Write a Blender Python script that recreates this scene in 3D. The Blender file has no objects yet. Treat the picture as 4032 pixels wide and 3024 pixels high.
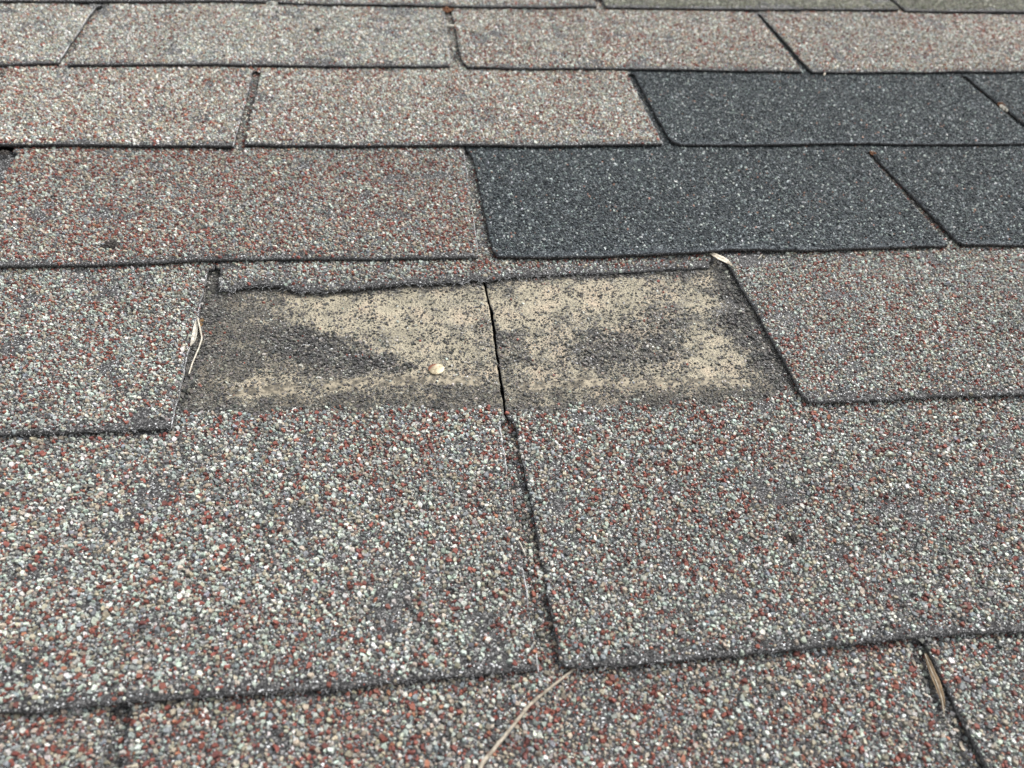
import bpy, math, random
import numpy as np
from mathutils import Matrix, Vector

rng = np.random.default_rng(7)
random.seed(7)
sc = bpy.context.scene
C = sc.collection

# ------------------------------------------------------------------ camera, world, sun, exposure
# Roof frame: X along the courses, Y up the slope, Z out of the roof. All sizes in millimetres here,
# metres in Blender. ROOF tilts that frame to the roof pitch.
PITCH = math.radians(20)
ROOF = Matrix.Rotation(PITCH, 4, 'X')
FPX = 3074.8
R_ = np.array([[0.992262, 0.109425, -0.058663], [-0.039354, 0.725321, 0.687285], [0.117756, -0.679659, 0.724015]])
T_ = np.array([11.346, 107.47, 295.038])
RC = np.c_[R_[:, 0], -R_[:, 1], -R_[:, 2]]           # roof frame -> camera (x right, y down, z forward)
CAM = -RC.T @ T_                                      # camera position in the roof frame, mm

cd = bpy.data.cameras.new('camera')
cam = bpy.data.objects.new('camera', cd)
C.objects.link(cam)
B = np.diag([1, -1, -1]) @ RC
m = Matrix([[*B.T[0], CAM[0] / 1000], [*B.T[1], CAM[1] / 1000], [*B.T[2], CAM[2] / 1000], [0, 0, 0, 1]])
cam.matrix_world = ROOF @ m
cd.sensor_width = 36
cd.lens = FPX / 4032 * 36
cd.clip_start = 0.01
cd.clip_end = 200
cd.dof.use_dof = True
cd.dof.focus_distance = 0.400
cd.dof.aperture_fstop = 11
sc.camera = cam

SUN_AZ, SUN_EL = math.radians(80), math.radians(55)   # clockwise from +Y: from the right and above
w = bpy.data.worlds.new('World')
sc.world = w
w.use_nodes = True
nt = w.node_tree
bg = nt.nodes['Background']
sky = nt.nodes.new('ShaderNodeTexSky')
sky.sky_type = 'NISHITA'
sky.sun_disc = False
sky.sun_elevation = SUN_EL
sky.sun_rotation = SUN_AZ
sky.dust_density = 4
hs = nt.nodes.new('ShaderNodeHueSaturation')          # a clouded, nearly grey sky
hs.inputs['Saturation'].default_value = 0.14
nt.links.new(sky.outputs[0], hs.inputs['Color'])
nt.links.new(hs.outputs[0], bg.inputs[0])
bg.inputs[1].default_value = 0.13
sd = bpy.data.lights.new('sun', 'SUN')
sd.energy = 1.5
sd.angle = math.radians(30)
sd.color = (1, .945, .87)
sun = bpy.data.objects.new('sun', sd)
C.objects.link(sun)
dv = Vector((math.sin(SUN_AZ) * math.cos(SUN_EL), math.cos(SUN_AZ) * math.cos(SUN_EL), math.sin(SUN_EL)))
sun.rotation_euler = dv.to_track_quat('Z', 'Y').to_euler()
sc.view_settings.view_transform = 'Standard'
sc.view_settings.look = 'None'
sc.view_settings.exposure = 1.2
sc.view_settings.gamma = 1

# ------------------------------------------------------------------ helpers
W, E, TB, TS = 305.0, 127.0, 2.1, 2.9      # tab width, exposure, sheet thickness, rise per course


def P(x, y, z=0.0):
    """where the sight line through photo point (x, y) meets the roof at height z (mm)"""
    d = RC.T @ np.array([(x - 2016) / FPX, (y - 1512) / FPX, 1.0])
    k = (z - CAM[2]) / d[2]
    p = CAM + d * k
    return (float(p[0]), float(p[1]))


def PP(pts, z=0.0):
    return np.array([P(x, y, z) for x, y in pts])


def in_view(X, Y, mx=260, my=260):
    p = np.c_[X, Y, np.zeros_like(X)] @ RC.T + T_
    x = p[:, 0] / p[:, 2] * FPX + 2016
    y = p[:, 1] / p[:, 2] * FPX + 1512
    return (p[:, 2] > 30) & (x > -mx) & (x < 4032 + mx) & (y > -my) & (y < 3024 + my)


class Noise:
    def __init__(s, seed, n=256):
        s.n = n
        s.t = np.random.default_rng(seed).random((n, n)) * 2 - 1

    def __call__(s, x, y, sc=1.0, octv=1):
        r = 0
        a = 1
        for o in range(octv):
            X = np.asarray(x, float) / sc * 2 ** o + 37.3 * o
            Y = np.asarray(y, float) / sc * 2 ** o + 11.7 * o
            xi = np.floor(X).astype(int)
            yi = np.floor(Y).astype(int)
            fx = X - xi
            fy = Y - yi
            fx = fx * fx * (3 - 2 * fx)
            fy = fy * fy * (3 - 2 * fy)
            g = lambda i, j: s.t[i % s.n, j % s.n]
            r = r + a * ((g(xi, yi) * (1 - fx) + g(xi + 1, yi) * fx) * (1 - fy) + (g(xi, yi + 1) * (1 - fx) + g(xi + 1, yi + 1) * fx) * fy)
            a *= .5
        return r


N1, N2, N3, N4, N5 = [Noise(i) for i in (1, 2, 3, 4, 5)]


def waviness(X, Y):
    return N1(X, Y, 70, 2) * 0.55 + N2(X, Y, 14) * 0.10


def new_mesh(name, V, loops, starts, totals, mats, midx=None, col=None, smooth=None):
    me = bpy.data.meshes.new(name)
    me.vertices.add(len(V))
    me.vertices.foreach_set('co', (np.asarray(V, np.float32) / 1000).ravel())
    me.loops.add(len(loops))
    me.loops.foreach_set('vertex_index', np.asarray(loops, np.int32))
    me.polygons.add(len(starts))
    me.polygons.foreach_set('loop_start', np.asarray(starts, np.int32))
    for mm in mats:
        me.materials.append(mm)
    if midx is not None:
        me.polygons.foreach_set('material_index', np.asarray(midx, np.int32))
    if smooth is not None:
        me.polygons.foreach_set('use_smooth', np.asarray(smooth, bool))
    else:
        me.polygons.foreach_set('use_smooth', np.zeros(len(starts), bool))
    if col is not None:
        at = me.color_attributes.new('tint', 'FLOAT_COLOR', 'POINT')
        c4 = np.ones((len(V), 4), np.float32)
        c4[:, :3] = col
        at.data.foreach_set('color', c4.ravel())
    me.update(calc_edges=True)
    return me


def link(name, me, origin=(0, 0, 0), parent=None):
    """me is in roof-frame metres around origin (mm)"""
    o = bpy.data.objects.new(name, me)
    C.objects.link(o)
    if parent is not None:
        o.parent = parent
        o.location = Vector(origin) / 1000
    else:
        o.matrix_world = ROOF @ Matrix.Translation(Vector(origin) / 1000)
    return o


def tag(o, label, cat, group=None, kind=None):
    if label:
        o['label'] = label
    if cat:
        o['category'] = cat
    if group:
        o['group'] = group
    if kind:
        o['kind'] = kind
    return o


# ------------------------------------------------------------------ materials
def mat(name):
    mt = bpy.data.materials.new(name)
    mt.use_nodes = True
    t = mt.node_tree
    return mt, t, t.nodes['Principled BSDF']


def node(t, typ, **kw):
    n = t.nodes.new(typ)
    for k, v in kw.items():
        if k.startswith('i_'):
            key = k[2:]
            key = int(key) if key.isdigit() else key
            n.inputs[key].default_value = v
        else:
            setattr(n, k, v)
    return n


def ramp(t, stops, interp='CONSTANT'):
    r = t.nodes.new('ShaderNodeValToRGB')
    r.color_ramp.interpolation = interp
    e = r.color_ramp.elements
    while len(e) < len(stops):
        e.new(0.5)
    for i, (p, c) in enumerate(stops):
        e[i].position = p
        e[i].color = (*c, 1)
    return r


def mixc(t, fac, a, b, blend='MIX'):
    n = t.nodes.new('ShaderNodeMix')
    n.data_type = 'RGBA'
    n.blend_type = blend
    for s, v in ((0, fac), (6, a), (7, b)):
        if hasattr(v, 'is_linked') or isinstance(v, bpy.types.NodeSocket):
            t.links.new(v, n.inputs[s])
        else:
            n.inputs[s].default_value = v if s == 0 else (*v, 1)
    return n.outputs[2]


def maprange(t, v, a, b, c=0, d=1):
    n = t.nodes.new('ShaderNodeMapRange')
    n.interpolation_type = 'SMOOTHSTEP'
    t.links.new(v, n.inputs[0])
    for i, q in enumerate((a, b, c, d)):
        n.inputs[i + 1].default_value = q
    return n.outputs[0]


# stone colours (linear)
RED = (0.185, 0.062, 0.047); RED2 = (0.125, 0.047, 0.040); ORANGE = (0.27, 0.12, 0.075)
MINT = (0.37, 0.41, 0.37); MINT2 = (0.235, 0.265, 0.24); WHITE = (0.52, 0.525, 0.485)
BLUEG = (0.18, 0.20, 0.21); TAN = (0.315, 0.28, 0.22); TAN2 = (0.215, 0.19, 0.15)
GREY = (0.25, 0.245, 0.23); DGREY = (0.075, 0.076, 0.075)
sca = lambda k, *cs: [tuple(min(.72, v * k) for v in c_) for c_ in cs]
PAL = {
    'mix': ([RED, RED2, ORANGE, MINT, MINT2, WHITE, BLUEG, TAN, TAN2, GREY, DGREY],
            [.13, .065, .012, .175, .115, .075, .10, .13, .09, .06, .048]),
    'rusty': ([RED, RED2, ORANGE, MINT, MINT2, WHITE, BLUEG, TAN, TAN2, GREY, DGREY],
              [.18, .085, .025, .085, .09, .05, .10, .18, .10, .065, .04]),
    'warm': (sca(1.22, RED, RED2, ORANGE, MINT, MINT2, WHITE, BLUEG, TAN, TAN2, GREY, DGREY),
             [.08, .09, .03, .07, .09, .15, .08, .21, .12, .08, .0]),
    'pale': (sca(1.25, RED, RED2, ORANGE, MINT, MINT2, WHITE, BLUEG, TAN, TAN2, GREY, DGREY),
             [.04, .06, .012, .08, .10, .15, .12, .19, .12, .128, .02]),
    'slate': ([(0.024, 0.031, 0.035), (0.040, 0.050, 0.055), (0.072, 0.088, 0.094), (0.17, 0.20, 0.20), (0.42, 0.46, 0.45), (.28, .16, .12)],
              [.34, .28, .18, .13, .062, .008]),
    'olive': ([(0.17, 0.175, 0.13), (0.22, 0.22, 0.17), (0.28, 0.28, 0.225), (0.12, 0.125, 0.10), (0.40, 0.40, 0.34)],
              [.30, .30, .2, .12, .08]),
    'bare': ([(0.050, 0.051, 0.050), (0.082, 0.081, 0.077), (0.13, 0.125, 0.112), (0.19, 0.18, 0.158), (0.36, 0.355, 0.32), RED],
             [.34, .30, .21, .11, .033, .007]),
}

mt, t, p = mat('stone_granules')
a = node(t, 'ShaderNodeAttribute', attribute_name='tint')
tc = node(t, 'ShaderNodeTexCoord')
nz = node(t, 'ShaderNodeTexNoise', i_Scale=1700.0, i_Detail=3.0)
t.links.new(tc.outputs['Object'], nz.inputs['Vector'])
dirt = maprange(t, nz.outputs[0], .35, .7, .62, 1.18)
c = mixc(t, 1.0, a.outputs['Color'], dirt, 'MULTIPLY')
t.links.new(c, p.inputs['Base Color'])
p.inputs['Roughness'].default_value = .72
p.inputs['Specular IOR Level'].default_value = .35
GRAN = mt


def sheet_mat(name, pal):
    """asphalt sheet: grit, glass flecks, tan bonding dust (tint R), brown grime (tint G), shader granules where tint B = 1"""
    mt, t, p = mat(name)
    a = node(t, 'ShaderNodeAttribute', attribute_name='tint')
    sp = node(t, 'ShaderNodeSeparateColor')
    t.links.new(a.outputs['Color'], sp.inputs[0])
    tc = node(t, 'ShaderNodeTexCoord')

    def vor(scale, feature='F1'):
        v = node(t, 'ShaderNodeTexVoronoi', feature=feature, i_Scale=scale)
        t.links.new(tc.outputs['Object'], v.inputs['Vector'])
        return v

    def noise(scale, det=4.0):
        v = node(t, 'ShaderNodeTexNoise', i_Scale=scale, i_Detail=det)
        t.links.new(tc.outputs['Object'], v.inputs['Vector'])
        return v.outputs[0]
    v1 = vor(1900.0)
    s1 = node(t, 'ShaderNodeSeparateColor')
    t.links.new(v1.outputs['Color'], s1.inputs[0])
    if pal in ('slate',):
        g = ramp(t, [(0, (.018, .022, .027)), (.45, (.04, .048, .056)), (.75, (.08, .095, .105)), (.93, (.26, .29, .30))])
    else:
        g = ramp(t, [(0, (.022, .022, .023)), (.42, (.05, .05, .052)), (.68, (.10, .10, .10)), (.87, (.22, .22, .22)), (.965, (.62, .64, .66))])
    t.links.new(s1.outputs[0], g.inputs[0])
    base = g.outputs[0]
    # brown grime
    gn = ramp(t, [(0, (.035, .031, .024)), (.4, (.07, .063, .048)), (.75, (.12, .108, .082)), (.93, (.2, .18, .14))])
    t.links.new(s1.outputs[1], gn.inputs[0])
    base = mixc(t, sp.outputs[1], base, gn.outputs[0])
    # tan dust, broken up by a fine reticulated pattern
    f1 = noise(900.0, 5.0)
    f2 = noise(120.0, 4.0)
    ad = node(t, 'ShaderNodeMath', operation='ADD')
    t.links.new(f1, ad.inputs[0]); t.links.new(f2, ad.inputs[1])
    ad2 = node(t, 'ShaderNodeMath', operation='MULTIPLY_ADD', i_1=1.9, i_2=-1.9)
    t.links.new(ad.outputs[0], ad2.inputs[0])
    ad3 = node(t, 'ShaderNodeMath', operation='ADD')
    t.links.new(ad2.outputs[0], ad3.inputs[0]); t.links.new(sp.outputs[0], ad3.inputs[1])
    tf_ = maprange(t, ad3.outputs[0], -.05, .8)
    tg_ = maprange(t, sp.outputs[0], 0.0, .22)
    tm_ = node(t, 'ShaderNodeMath', operation='MULTIPLY')
    t.links.new(tf_, tm_.inputs[0]); t.links.new(tg_, tm_.inputs[1])
    tf = tm_.outputs[0]
    tz = node(t, 'ShaderNodeTexNoise', i_Scale=60.0, i_Detail=3.0)
    t.links.new(tc.outputs['Object'], tz.inputs['Vector'])
    tcol = ramp(t, [(.3, (.22, .20, .15)), (.5, (.315, .285, .215)), (.72, (.36, .30, .225))], 'LINEAR')
    t.links.new(tz.outputs[0], tcol.inputs[0])
    base = mixc(t, tf, base, tcol.outputs[0])
    # shader granules on the stretches outside the closely seen part
    v2 = vor(620.0)
    s2 = node(t, 'ShaderNodeSeparateColor')
    t.links.new(v2.outputs['Color'], s2.inputs[0])
    cols, wts = PAL[pal]
    acc = 0
    st = []
    for cc, ww in zip(cols, wts):
        st.append((min(acc, .999), cc)); acc += ww
    g2 = ramp(t, st)
    t.links.new(s2.outputs[0], g2.inputs[0])
    base = mixc(t, sp.outputs[2], base, g2.outputs[0])
    t.links.new(base, p.inputs['Base Color'])
    p.inputs['Roughness'].default_value = .85
    p.inputs['Specular IOR Level'].default_value = .3
    b = node(t, 'ShaderNodeBump', i_Strength=.8, i_Distance=.0004)
    t.links.new(v1.outputs['Distance'], b.inputs['Height'])
    b.invert = True
    b2 = node(t, 'ShaderNodeBump', i_Strength=.7, i_Distance=.0008)
    b2.invert = True
    t.links.new(v2.outputs['Distance'], b2.inputs['Height'])
    t.links.new(b.outputs[0], b2.inputs['Normal'])
    t.links.new(b2.outputs[0], p.inputs['Normal'])
    return mt


SHEET = {k: sheet_mat('asphalt_sheet_' + k, k) for k in ('mix', 'rusty', 'warm', 'pale', 'slate', 'olive')}

# cut edge of a sheet: asphalt with glass fibre
mt, t, p = mat('cut_edge')
tc = node(t, 'ShaderNodeTexCoord')
v = node(t, 'ShaderNodeTexVoronoi', i_Scale=2300.0)
t.links.new(tc.outputs['Object'], v.inputs['Vector'])
r = ramp(t, [(0, (.012, .012, .012)), (.45, (.03, .03, .03)), (.75, (.08, .08, .082)), (.94, (.28, .28, .285))])
s = node(t, 'ShaderNodeSeparateColor')
t.links.new(v.outputs['Color'], s.inputs[0]); t.links.new(s.outputs[0], r.inputs[0])
t.links.new(r.outputs[0], p.inputs['Base Color'])
p.inputs['Roughness'].default_value = .9
EDGE = mt
EDGE2 = mt.copy()
EDGE2.name = 'frayed_cut_edge'
for nd in EDGE2.node_tree.nodes:
    if nd.type == 'VALTORGB':
        for e_, c_ in zip(nd.color_ramp.elements, ((.03, .03, .03), (.07, .07, .07), (.15, .15, .152), (.38, .38, .385))):
            e_.color = (*c_, 1)


def simple(name, stops, scale, rough=.8, det=4.0, bump=.3, stretch=None, metal=0.0):
    mt, t, p = mat(name)
    tc = node(t, 'ShaderNodeTexCoord')
    src = tc.outputs['Object']
    if stretch:
        mp = node(t, 'ShaderNodeMapping')
        mp.inputs['Scale'].default_value = stretch
        t.links.new(src, mp.inputs[0]); src = mp.outputs[0]
    n = node(t, 'ShaderNodeTexNoise', i_Scale=scale, i_Detail=det)
    t.links.new(src, n.inputs['Vector'])
    r = ramp(t, stops, 'LINEAR')
    t.links.new(n.outputs[0], r.inputs[0]); t.links.new(r.outputs[0], p.inputs['Base Color'])
    b = node(t, 'ShaderNodeBump', i_Strength=bump, i_Distance=.0003)
    t.links.new(n.outputs[0], b.inputs['Height']); t.links.new(b.outputs[0], p.inputs['Normal'])
    p.inputs['Roughness'].default_value = rough
    p.inputs['Metallic'].default_value = metal
    return mt


FIBRE = simple('glass_fibre', [(.3, (.42, .43, .45)), (.7, (.66, .67, .68))], 900, .5)
TWIG = simple('dry_stem', [(.3, (.12, .10, .075)), (.55, (.30, .265, .21)), (.75, (.42, .38, .315))], 500, .75)
STRAW = simple('bleached_straw', [(.3, (.30, .27, .215)), (.7, (.50, .47, .40))], 600, .7)
HUSK = simple('seed_husk', [(.35, (.25, .23, .19)), (.65, (.52, .50, .44))], 500, .7)
LEAF = simple('dead_leaf', [(.3, (.09, .058, .03)), (.6, (.18, .125, .068)), (.8, (.25, .18, .10))], 450, .7, 5)
PALELEAF = simple('pale_leaf', [(.3, (.33, .29, .22)), (.6, (.58, .53, .44)), (.8, (.70, .66, .56))], 500, .7, 5)
MOSS = simple('brown_moss', [(.35, (.10, .055, .02)), (.6, (.28, .16, .06)), (.8, (.40, .25, .10))], 1500, .95)
CRUMB = simple('dark_crumb', [(.35, (.012, .010, .009)), (.6, (.04, .034, .03)), (.8, (.11, .10, .09))], 900, .9)
RUSTY = simple('rust_crumb', [(.35, (.08, .032, .015)), (.7, (.22, .10, .045))], 900, .9)
WEB = simple('cobweb', [(.3, (.55, .55, .55)), (.7, (.7, .7, .7))], 900, .6)
TAR = simple('sealant', [(.25, (.045, .04, .03)), (.44, (.10, .088, .066)), (.56, (.24, .21, .155)), (.78, (.32, .28, .205))], 330, .85, 6, .6)

mt, t, p = mat('nail_metal')
tc = node(t, 'ShaderNodeTexCoord')
n = node(t, 'ShaderNodeTexNoise', i_Scale=420.0, i_Detail=5.0)
t.links.new(tc.outputs['Object'], n.inputs['Vector'])
r = ramp(t, [(.3, (.14, .12, .09)), (.42, (.30, .25, .16)), (.56, (.46, .39, .27)), (.8, (.52, .46, .34))], 'LINEAR')
t.links.new(n.outputs[0], r.inputs[0])
sx = node(t, 'ShaderNodeSeparateXYZ'); t.links.new(tc.outputs['Object'], sx.inputs[0])
m1 = node(t, 'ShaderNodeMath', operation='MULTIPLY_ADD', i_1=-250.0, i_2=-.55); t.links.new(sx.outputs[0], m1.inputs[0])
m2 = node(t, 'ShaderNodeMath', operation='MULTIPLY_ADD', i_1=180.0); t.links.new(sx.outputs[1], m2.inputs[0]); t.links.new(m1.outputs[0], m2.inputs[2])
m3 = node(t, 'ShaderNodeMath', operation='ADD'); t.links.new(m2.outputs[0], m3.inputs[0]); t.links.new(n.outputs[0], m3.inputs[1])
rf = maprange(t, m3.outputs[0], .32, .85)
cc = mixc(t, rf, r.outputs[0], (.17, .065, .035))
t.links.new(cc, p.inputs['Base Color'])
p.inputs['Roughness'].default_value = .55
p.inputs['Metallic'].default_value = .15
NAIL = mt

# ------------------------------------------------------------------ stones


def stones(x, y, z, r, col, flat=1.0, n=5, seed=0):
    """faceted mineral granules: a base ring, a smaller tilted top ring, flat facets. returns verts, cols and local faces"""
    g = np.random.default_rng(seed)
    k = len(x)
    ang = g.random((k, 1)) * 6.283 + np.arange(n)[None] * (6.283 / n) + (g.random((k, n)) - .5) * .85
    el = .52 + g.random((k, 1)) * .45
    th = g.random((k, 1)) * 3.1416
    rad = r[:, None] * (.80 + g.random((k, n)) * .48)
    bx, by = rad * np.cos(ang), rad * np.sin(ang) * el
    c, s = np.cos(th), np.sin(th)
    BX, BY = bx * c - by * s, bx * s + by * c
    h = r[:, None] * (.45 + g.random((k, 1)) * .55) * flat
    sh = .52 + g.random((k, 1)) * .33
    ox = (g.random((k, 1)) - .5) * .35 * r[:, None]
    oy = (g.random((k, 1)) - .5) * .35 * r[:, None]
    TX, TY = BX * sh + ox, BY * sh + oy
    tx, ty = (g.random((k, 1)) - .5) * .9 * flat, (g.random((k, 1)) - .5) * .9 * flat
    V = np.zeros((k, 2 * n, 3))
    V[:, :n, 0] = BX + x[:, None]; V[:, :n, 1] = BY + y[:, None]
    V[:, :n, 2] = z[:, None] - .12 * r[:, None] + h * .22 * g.random((k, n))
    V[:, n:, 0] = TX + x[:, None]; V[:, n:, 1] = TY + y[:, None]
    V[:, n:, 2] = z[:, None] + h + TX * tx + TY * ty
    cols = np.repeat(col[:, None, :], 2 * n, 1).reshape(-1, 3)
    loc = []
    for i in range(n):
        j = (i + 1) % n
        loc += [i, j, n + j, n + i]
    loc += list(range(n, 2 * n))
    loc = np.array(loc)
    loops = (np.arange(k)[:, None] * 2 * n + loc[None]).ravel()
    tot = np.tile([4] * n + [n], k)
    return V.reshape(-1, 3), cols, loops, tot


def pick(pal, k, g, x=None, y=None):
    cols, wts = PAL[pal]
    w_ = np.array(wts) / sum(wts)
    u = g.random(k)
    if x is not None and k:                      # the blend of stones drifts from place to place
        amp = .15 if pal == 'slate' else 1.0
        u = u + amp * (.085 * N1(x, y, 9, 2) + .075 * N2(x, y, 38))
        u = (np.argsort(np.argsort(u)) + .5) / k
    i = np.minimum(np.searchsorted(np.cumsum(w_), u), len(cols) - 1)
    c = np.array(cols)[i]
    c = c * (0.78 + g.random((k, 1)) * .5) * (1 + (g.random((k, 3)) - .5) * .12)
    return np.clip(c, 0.005, .8)


# ------------------------------------------------------------------ the traced layout
def ideal_slot(k, i):
    """slot lines where the photo shows none: (left side, right side), roof frame, top to bottom"""
    off = 0 if k % 2 else W / 2
    u = i * W + off
    yb = (5 - k) * E
    return (np.array([[u - 4.5, yb + E - 2], [u - 4.5, yb - 3]]), np.array([[u + 4.5, yb + E - 2], [u + 4.5, yb - 3]]))


SLOT = {
    (0, 'a'): ([(1055, -8), (1046, 6)], [(1103, -8), (1096, 9)]),
    (0, 'b'): ([(2337, -8), (2349, 28)], [(2368, -8), (2385, 27)]),
    (0, 'c'): ([(3497, -8), (3541, 38)], [(3512, -8), (3568, 42)]),
    (1, 'a'): ([(373, 13), (304, 120), (228, 246)], [(404, 12), (330, 120), (266, 250)]),
    (1, 'b'): ([(1746, 25), (1760, 130), (1771, 255)], [(1778, 25), (1809, 190), (1821, 245), (1840, 262)]),
    (1, 'c'): ([(2983, 47), (3157, 280)], [(2999, 47), (3183, 270), (3200, 283)]),
    (2, 'a'): ([(990, 266), (920, 574)], [(1025, 272), (963, 566)]),
    (2, 'b'): ([(2471, 280), (2608, 568)], [(2499, 278), (2632, 536), (2648, 556), (2674, 566)]),
    (2, 'c'): ([(3784, 287), (4040, 512), (4120, 580)], [(3809, 287), (4040, 486), (4145, 578)]),
    (3, 'a'): ([(1826, 588), (1884, 1013)], [(1842, 582), (1863, 608), (1941, 990), (1958, 1013)]),
    (3, 'b'): ([(3417, 589), (3733, 966)], [(3436, 589), (3762, 940), (3790, 960)]),
    (4, 'a'): ([(816, 1045), (778, 1216), (728, 1431), (673, 1684)], [(866, 1045), (854, 1135), (700, 1690)]),
    (4, 'b'): ([(2800, 1020), (2835, 1060), (3010, 1560)], [(2849, 988), (2898, 1070), (2986, 1228), (3075, 1387), (3157, 1556), (3183, 1582)]),
    (5, 'a'): ([(1968, 1667), (1984, 1766), (2002, 1900), (2015, 1975), (2041, 2132), (2066, 2278), (2085, 2436), (2097, 2531), (2116, 2638)],
               [(2036, 1672), (2050, 1760), (2078, 1900), (2097, 1988), (2148, 2290), (2186, 2480), (2207, 2605), (2230, 2628)]),
    (6, 'a'): ([(418, 2785), (386, 3024)], [(506, 2770), (462, 3024)]),
    (6, 'b'): ([(3588, 2520), (3619, 2620), (3683, 2797), (3771, 3024)], [(3649, 2512), (3740, 2702), (3822, 2879), (3898, 3024)]),
}


def slot(k, s):
    if isinstance(s, int):
        return ideal_slot(k, s)
    a, b = SLOT[(k, s)]
    return PP(a), PP(b)


def steps(poly):
    """x as a function of y along a side line (any order)"""
    q = poly[np.argsort(poly[:, 1])]
    return q[:, 1], q[:, 0]


CRACK = PP([(1902, 1085), (1933, 1222), (1965, 1456), (1990, 1634), (1999, 1655)], -4)
ABOVE = {}       # course -> (x, y) polyline of its lower edge, used to skip granules that lie hidden under it


def build_shingle(k, sl, sr, bottom, pal, label, lift=0.6, lift_pts=None, detail=1.0, wear=0.0, gsize=1.0,
                  tear=None, name='roof_shingle', group='asphalt roof shingles laid in courses', headlap=None, stain=None,
                  fibre_side=None, head=(True, True), rough=.35):
    g = np.random.default_rng(hash((k, str(sl))) % 9999 if False else (k + 3) * 101 + (ord(sl) if isinstance(sl, str) else sl + 7))
    L, Rr = slot(k, sl)[1], slot(k, sr)[0]
    bot = np.array(bottom if not isinstance(bottom, str) else [[L[-1, 0], (5 - k) * E], [Rr[-1, 0], (5 - k) * E]], float)
    yb0 = bot[:, 1].mean()
    ytop = (5 - k) * E + E + (headlap if headlap else E * 1.04)
    yslot_l = L[:, 1].max()
    yslot_r = Rr[:, 1].max()
    # side lines continued into the headlap, where neighbouring sheets butt together
    midl = slot(k, sl); midr = slot(k, sr)
    xl_top = (midl[0][0, 0] + midl[1][0, 0]) / 2 + .4
    xr_top = (midr[0][0, 0] + midr[1][0, 0]) / 2 - .4
    if k == 5 and sl == 'a':
        Lh = CRACK + [.75, 0]
        Lh = np.array([[Lh[:, 0][-1] + 1.2, CRACK[-1, 1]], *Lh[::-1], [Lh[0, 0] - 4, ytop + 9]])
    else:
        Lh = np.array([[xl_top, yslot_l + 1.2], [xl_top, ytop + 5]])
    if k == 5 and sr == 'a':
        Rh = CRACK - [.75, 0]
        Rh = np.array([[CRACK[-1, 0] - 1.6, CRACK[-1, 1]], *Rh[::-1], [Rh[0, 0] - 4, ytop + 9]])
    else:
        Rh = np.array([[xr_top, yslot_r + 1.2], [xr_top, ytop + 5]])
    ly, lx = steps(np.r_[L, Lh]); ry, rx = steps(np.r_[Rr, Rh])

    def UL(y):
        y = np.asarray(y, float)
        return np.interp(y, ly, lx) + N3(y, y * 0 + k * 9.1, 3.1, 3) * rough + N3(y, y * 0 + 5 + k, 25) * .4

    def UR(y):
        y = np.asarray(y, float)
        return np.interp(y, ry, rx) + N4(y, y * 0 + k * 7.7, 3.1, 3) * rough + N4(y, y * 0 + 5 + k, 25) * .4
    jag = .35 if tear is None else 1.0

    def VB(x):
        return np.interp(x, bot[:, 0], bot[:, 1]) + N5(x, x * 0 + k * 3.3, 5.0, 3) * jag + N5(x, x * 0 + k, 40) * .35

    def VL(x):
        return np.interp(x, [bot[0, 0], bot[-1, 0]], [bot[0, 1], bot[-1, 1]])

    yc = (5 - k) * E

    def Z(x, y):
        s_ = y - yc
        d = np.maximum(y - np.interp(x, bot[:, 0], bot[:, 1]), 0)
        lf = lift if lift_pts is None else np.interp(x, lift_pts[0], lift_pts[1])
        z = -TS * s_ / E + waviness(x, y) + lf * np.exp(-d / 22.0) - .5 * np.exp(-d / 2.2)
        return z

    hi = tear is None
    step = 1.6 if detail > .5 else 2.4
    nj = int((ytop - yb0) / step)
    ni = int(abs(Rr[:, 0].mean() - L[:, 0].mean()) / step)
    aa = np.linspace(0, 1, nj + 1)
    # finer rows near the lower edge and near the slot end
    aa = np.unique(np.r_[aa, np.linspace(0, 5 / (ytop - yb0), 8), (np.array([yslot_l, yslot_l + 1.2, yslot_r, yslot_r + 1.2]) - yb0) / (ytop - yb0)])
    aa = aa[(aa >= 0) & (aa <= 1)]
    bb = np.linspace(0, 1, ni + 1)
    A_, B_ = np.meshgrid(aa, bb, indexing='ij')
    x0 = bot[0, 0] + (bot[-1, 0] - bot[0, 0]) * B_
    V0 = VL(x0) + (ytop - VL(x0)) * A_
    X = UL(V0) * (1 - B_) + UR(V0) * B_
    dd = V0 - VL(x0)
    Y = V0 + (VB(X) - VL(X)) * np.exp(-dd / 14.0)
    Zt = Z(X, Y)
    n0, n1 = X.shape
    org = (float(bot[:, 0].mean()), float(bot[:, 1].mean()), -TB)
    top = np.c_[X.ravel(), Y.ravel(), Zt.ravel()]
    botv = np.c_[X.ravel(), Y.ravel(), Zt.ravel() - TB]
    idx = np.arange(n0 * n1).reshape(n0, n1)
    q = np.stack([idx[:-1, :-1], idx[:-1, 1:], idx[1:, 1:], idx[1:, :-1]], -1).reshape(-1, 4)
    nb = n0 * n1
    qb = q[:, ::-1] + nb
    per = np.r_[idx[0, :], idx[1:, -1], idx[-1, -2::-1], idx[-2:0:-1, 0]]
    pn = np.roll(per, -1)
    qe = np.stack([per + nb, pn + nb, pn, per], -1)
    faces = np.r_[q, qb, qe]
    V = np.r_[top, botv]
    # surface state
    st = np.zeros((n0 * n1, 3))
    if stain is not None:
        st[:, 0], st[:, 1] = stain(top[:, 0], top[:, 1])
    seen = in_view(top[:, 0], top[:, 1], 230, 230)
    st[:, 2] = np.where(seen, 0, 1)
    if k in ABOVE:
        pass
    tint = np.r_[st, st * 0]
    midx = np.r_[np.zeros(len(q)), np.ones(len(qb)), np.ones(len(qe))]
    smooth = np.ones(len(faces), bool)

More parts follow.
